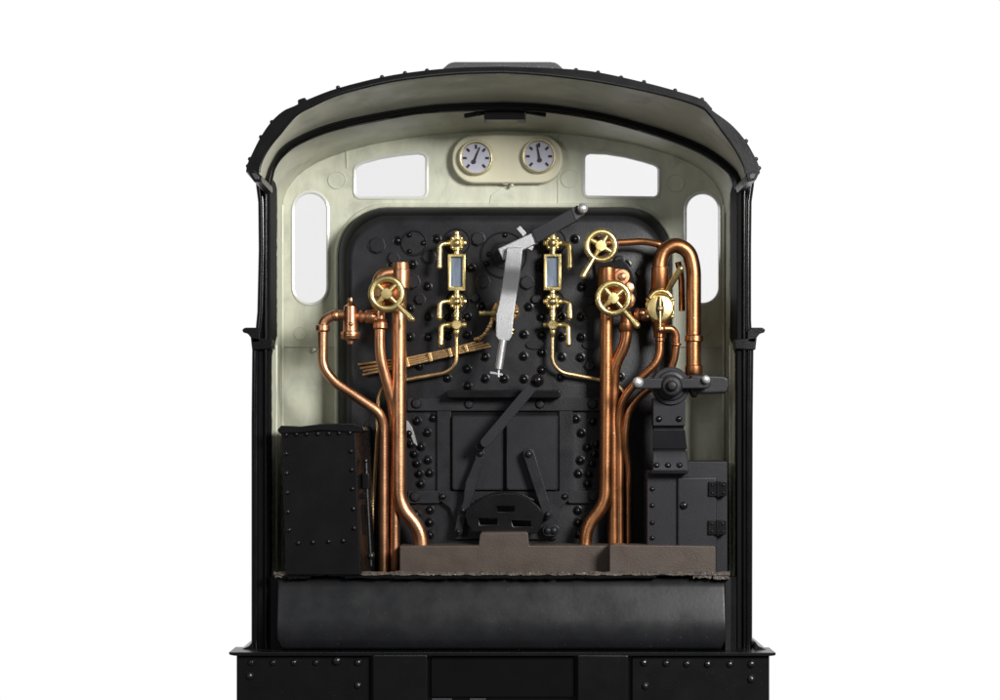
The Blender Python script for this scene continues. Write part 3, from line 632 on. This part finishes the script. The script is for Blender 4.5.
# ---------------- left locker
LK = MB()
fl_ = [(281.3, 431.4), (355.3, 429.4), (360.7, 575), (285.7, 575)]
f0 = [W(x, y, .40) for x, y in fl_]
b0 = [Vector((p.x + (.10 if i in (1, 2) else 0.02), 1.08, p.z)) for i, p in enumerate(f0)]
LK.loft([f0, b0]); lk = LK.build('locker', 'black', loco, bevel=1, label='riveted black tool locker at the left of the cab')
lid = [(277, 430), (281, 425.5), (300, 426.5), (325, 423.5), (352, 423.5), (363, 426), (366, 431), (360, 432.5), (320, 430.5), (300, 433), (280, 434)]
mb = MB(); mb.prism(lid, .385, 1.06); mb.build('locker_lid', 'black', lk, bevel=1.2)
cL = crop(240, 410, 4.118)
each('locker_rivet', 'rivet', lk, [(190,102),(232,100),(275,99),(320,98),(365,97),(408,95),(452,94),(190,180),(192,260),(195,340),(197,420),(202,495),(457,170),(460,247),(463,325),(467,407),(470,487),(240,548),(300,545),(365,542),(425,539)], lambda m, a, b: m.dome(*cL(a, b), .40, 2.5, 2.6))
mb = MB(); mb.tube([(366, 462, .5), (367.5, 500, .5), (371, 566, .5)], 1.5, .5, 8); mb.ball(365.5, 461, .5, 2.5); mb.ball(371, 556, .5, 4); lt = mb.build('locker_latch', 'worn', lk)
each('latch_block', 'black', lt, ((362, 474, 369, 489, .49), (361, 493, 367, 499, .49), (362, 505, 366, 535, .51)), lambda m, a, b, c_, d, y: m.rect(a, b, c_, d, y, .56, 1), bevel=1)

# ---------------- right cabinet
mb = MB(); mb.rect(647, 471, 687, 580, .52, 1.08); cb = mb.build('tool_cabinet', 'lever', loco, bevel=1, label='grey black cabinet with a hinged door at the right of the cab')
mb = MB(); mb.rect(685.5, 461.5, 727.5, 580, .56, 1.08); mb.build('cabinet_side', 'lever', cb, bevel=1)
mb = MB(); mb.rect(677.5, 477, 717, 580, .50, .57, 2); dr = mb.build('cabinet_door', 'lever', cb, bevel=2, bseg=3)
for (x, y) in ((717.8, 489), (717.3, 527.6)):
    mb = MB(); mb.rect(x - 9, y - 7.2, x - 1, y + 7.2, .485, .56, 1); mb.rect(x + 1, y - 7.2, x + 9, y + 7.2, .50, .57, 1); mb.tube([(x, y - 8), (x, y + 8)], 2, .49, 10)
    for dx in (-5.5, 5.5):
        for dy in (-4, 4): mb.dome(x + dx, y + dy, .486 if dx < 0 else .50, 1.6)
    mb.build('hinge', 'black', cb, bevel=.6)
each('cabinet_rivet', 'rivet', cb, ((489,), (505.5,), (522.7,), (538,)), lambda m, y: m.dome(652.2, y, .52, 2.6))
mb = MB(); mb.flathe(683.8, 505.5, .50, [(-1, 4), (1, 4), (1.6, 2.8), (3.5, 2.6), (4.2, 1.2), (4.3, .1)]); mb.build('door_knob', 'rivet', cb)

# ---------------- reverser
rv = part('reverser_stand', lambda m: m.prism([(653, 398), (685.5, 398), (685.5, 426), (653, 426)], .50, .60), 'lever', bevel=1, label='dark reversing gear stand with a cross handle above the right cabinet')
def curved(m, x0, x1, xb, y0, y1, d0, d1):
    rings = []
    for i in range(7):
        t = i / 6; yy = y0 + (y1 - y0) * t; d = d0 + (d1 - d0) * t; xr = x1 + (xb - x1) * t
        rings.append([W(x0, yy, d), W(xr, yy, d), W(xr, yy, d + .12), W(x0, yy, d + .12)])
    m.loft(rings)
part('stand_section', lambda m: m.rect(654, 425, 684, 431, .53, .62), 'black', rv)
part('stand_section', lambda m: curved(m, 653, 685, 687, 429.5, 449, .47, .53), 'lever', rv, bevel=1)
part('stand_section', lambda m: m.rect(654, 448, 686, 452, .54, .62), 'black', rv)
part('stand_section', lambda m: curved(m, 653, 687, 689, 451, 472.5, .53, .45), 'lever', rv, bevel=1)
part('stand_foot', lambda m: m.rect(651, 470, 688, 474, .44, .60), 'black', rv, bevel=.8)
each('stand_rivet', 'rivet', rv, ((659, 419, .50), (679, 419, .50), (656.5, 465.5, .476), (668, 465.5, .476), (679.5, 465.5, .476)), lambda m, x, y, d: m.dome(x, y, d, 3.3))
part('quadrant_disc', lambda m: m.flathe(671, 386, .49, [(-12, 19), (0, 19.2), (1.5, 18.4), (1.5, 15.2), (3, 14.6), (5, 14), (5.5, 11)], 44), 'lever', rv)
part('quadrant_arm', lambda m: m.prism([(690, 374.5), (724, 375.5), (729, 378), (729.5, 386), (727, 393.5), (700, 394), (690, 395)], .47, .56), 'iron', rv, bevel=3)
rh = part('reverser_handle', lambda m: (m.bar(638, 383.5, 706, 383.5, 11, .40, .44, 10)), 'lever', rv, bevel=1.5)
part('handle_hub', lambda m: m.flathe(671, 386, .44, [(-6, 11), (6, 11.4), (8, 10.6), (10.5, 8.6), (10.8, 5.6), (14, 5.4), (16.5, 3.6), (17, .1)], 30), 'iron', rv)
part('handle_ball', lambda m: m.ball(638, 382.5, .385, 5.6), 'steel', rv)
part('handle_ball', lambda m: m.ball(706, 379.5, .385, 4.2), 'steel', rv)
part('lower_stud', lambda m: m.vlathe(694, .48, [(392, 4), (395, 4), (397, 2.5), (398, 1)], 14), 'black', rv)
part('reverser_column', lambda m: m.rect(634, 410, 655, 580, .92, 1.1), 'black', rv)

# ---------------- floor
part('cab_floor', lambda m: m.rect(275, 578, 731, 586, .5, YB), 'black')
cS = crop(370, 500, 4)
fb = part('floor_board', lambda m: m.prism([cS(x, y) for x, y in ((118,184),(434,182),(440,138),(446,130),(624,128),(633,134),(637,182),(990,182),(990,340),(118,340))], .60, .84), 'brown', bevel=1.4)
part('floor_board', lambda m: m.prism([(609.5, 545.5), (611.5, 544.8), (714.5, 546), (715.8, 548), (715.8, 576), (609.5, 576)], .455, .62), 'brown', bevel=1.2)

# ---------------- rear sheet under the opening
prof = [(.62, 574), (.52, 575.5), (.470, 579), (.452, 588), (.430, 602), (.408, 618), (.400, 628), (.404, 638), (.418, 646), (.45, 652)]
xs = [278] + [279.5 + (723 - 279.5) * i / 40 for i in range(41)] + [725]
mb = MB(); rings = []
for d, py in prof:
    w = 0 if py < 640 else (py - 640) * .55
    zz = W(0, py, .45).z
    rings.append([Vector(((x - VX) * k(.45) + (w * UNIT if j < 2 else -w * UNIT if j > 40 else 0), d + .003 * pnoise(Vector((x * .03, py * .04, 0))), zz)) for j, x in enumerate(xs)])
mb.loft(rings, False, (False, False))
rs = mb.build('rear_sheet', 'sheet', loco, angle=60)
rs.modifiers.new('thick', 'SOLIDIFY').thickness = .03
part('sheet_lip', lambda m: m.rect(724.8, 577, 731, 651, .46, .60), 'sheet', rs, bevel=1)
part('sheet_back', lambda m: m.rect(268.5, 577, 738.5, 655, .56, .66), 'black', rs)
# torn moulding flash along its top edge: a ragged scalloped band, painted shadow strips below, chips at the ends
top, bot = [], []
x = 274.0
while x <= 731:
    n1 = pnoise(Vector((x * .10, 0, 3))); n2 = pnoise(Vector((x * .37, 5, 1))); n3 = pnoise(Vector((x * .05, 2, 8)))
    ph = ((x + 14 * n3) % 27.5) / 27.5
    top.append((x, 572.2 - 1.0 * math.sin(math.pi * ph) + 1.1 * n2)); bot.append((x, 574.6 + 1.9 * math.sin(math.pi * ph) ** .5 + 1.0 * n1 + .8 * n2)); x += 1.6
mb = MB(); rr = []
for a, b_ in zip(top, bot):
    jit = .01 * pnoise(Vector((a[0] * .5, 7, 7)))
    mid = ((a[0]), a[1] * .2 + b_[1] * .8)
    rr.append([W(*a, .47), W(a[0], a[1] + .4, .435 + jit), W(*mid, .418 + jit), W(b_[0], b_[1] - .3, .432 + jit), W(*b_, .47)])
mb.loft(rr); mb.build('torn_edge', 'torn', rs, angle=70)
def chip(m, x0, x1, y1):  # ragged strip outline, shared by real flash and painted shadow strips
    up = [(x0 + (x1 - x0) * i / 9, 575.0) for i in range(10)]
    dn = [(px + random.uniform(-.8, .8), y1 + random.uniform(-.9, .9)) for px, _ in reversed(up)]
    m.prism(up + dn, .425, .47)
each('torn_flash_and_shade', 'gloss', rs, ((288, 311, 579), (345, 393, 578.6), (394, 449, 579), (452, 507, 578.4), (510, 556, 579), (560, 657, 578.4)), chip, bevel=.5)  # black strips stand in for the shadow gap under the torn band
each('torn_flash_and_shade', 'torn', rs, ((275, 282, 578), (693, 712, 578.5), (713, 729, 579.5)), chip, bevel=.5)

# ---------------- drag beam
part_db = part('drag_beam', lambda m: m.rect(236.5, 655, 769.5, 712, .39, .6), 'gloss', bevel=1)
part('running_plate', lambda m: m.prism([(228.5, 652.4), (776, 652.8), (775.5, 655.5), (771, 656.2), (235, 656), (229.5, 655)],   .335, .62), 'black', part_db, bevel=.6)
each('beam_plate', 'black', part_db, ((236.5, 370), (632, 769)), lambda m, a, b: m.rect(a, 656.5, b, 712, .365, .45), bevel=1)
each('buffer_pad', 'black', part_db, ((372.5, 427.5), (577.5, 628.5)), lambda m, a, b: m.rect(a, 655, b, 712, .325, .45, 2), bevel=2.8, bseg=3)
part('beam_recess', lambda m: m.rect(430.5, 656.5, 575, 697.5, .372, .45, 2), 'gloss', part_db, bevel=1.5)
each('recess_foot', 'grey', part_db, ((432, 452), (470, 486)), lambda m, a, b: m.rect(a, 698.5, b, 712, .38, .45))
each('beam_rivet', 'wornrivet', part_db, ((251.4,662.4,3.4),(273.2,662.4,3.4),(294,662.4,3.4),(316,662.4,3.4),(337,660.8,4.8),(358,662.4,3.7),(250,676,3.8),(358,685.5,3.5),(644,662.6,3.8),(666,663,3.8),(687,663.6,3.8),(707.8,664,3.8),(730,664,3.8),(751.4,663.8,4.2),(751.4,679,4.2),(645.6,686,3.8)), lambda m, x, y, r: m.dome(x, y, .365, r, r * .95))

# ------------------------------------------------------------------ light, world, camera
w = bpy.data.worlds.new('World'); scene.world = w; w.use_nodes = True
N = w.node_tree.nodes; L = w.node_tree.links; bg = N['Background']
tc = N.new('ShaderNodeTexCoord'); sp = N.new('ShaderNodeSeparateXYZ'); L.new(tc.outputs['Generated'], sp.inputs[0])
cr = N.new('ShaderNodeMapRange'); cr.interpolation_type = 'SMOOTHSTEP'
cr.inputs[1].default_value = -.15; cr.inputs[2].default_value = .75; cr.inputs[3].default_value = .10; cr.inputs[4].default_value = 1.02
L.new(sp.outputs[1], cr.inputs[0]); L.new(cr.outputs[0], bg.inputs[0]); bg.inputs[1].default_value = 1.0
def area(name, loc, target, size, size_y, power, col=(1, 1, 1)):
    l = bpy.data.lights.new(name, 'AREA'); l.shape = 'RECTANGLE'; l.size = size; l.size_y = size_y; l.energy = power; l.color = col
    o = bpy.data.objects.new(name, l); COL.objects.link(o); o.location = loc
    o.rotation_euler = (Vector(target) - Vector(loc)).to_track_quat('-Z', 'Y').to_euler()
area('softbox_key', (4.6, -6.6, 4.4), (0, 1, 1.5), 2.2, 2.2, 1060, (1, .985, .96))
area('softbox_fill', (-4.6, -6.6, 3.2), (0, 1, 1.5), 1.0, 2.4, 80, (.96, .98, 1))
area('softbox_top', (0, -1.2, 6.5), (0, 0, 1), 4, 2, 120)
cam = bpy.data.cameras.new('camera'); co = bpy.data.objects.new('camera', cam); COL.objects.link(co)
co.location = (0, -CAM_D, ZC); co.rotation_euler = (math.radians(90), 0, 0)
cam.sensor_width = 36; cam.lens = 36 * CAM_D / 5.0; cam.shift_x = -.003; cam.shift_y = .080
cam.clip_start = .1; cam.clip_end = 200
scene.camera = co
scene.view_settings.view_transform = 'Standard'; scene.view_settings.look = 'None'; scene.view_settings.exposure = 0; scene.view_settings.gamma = 1
scene.cycles.max_bounces = 8; scene.cycles.transparent_max_bounces = 8
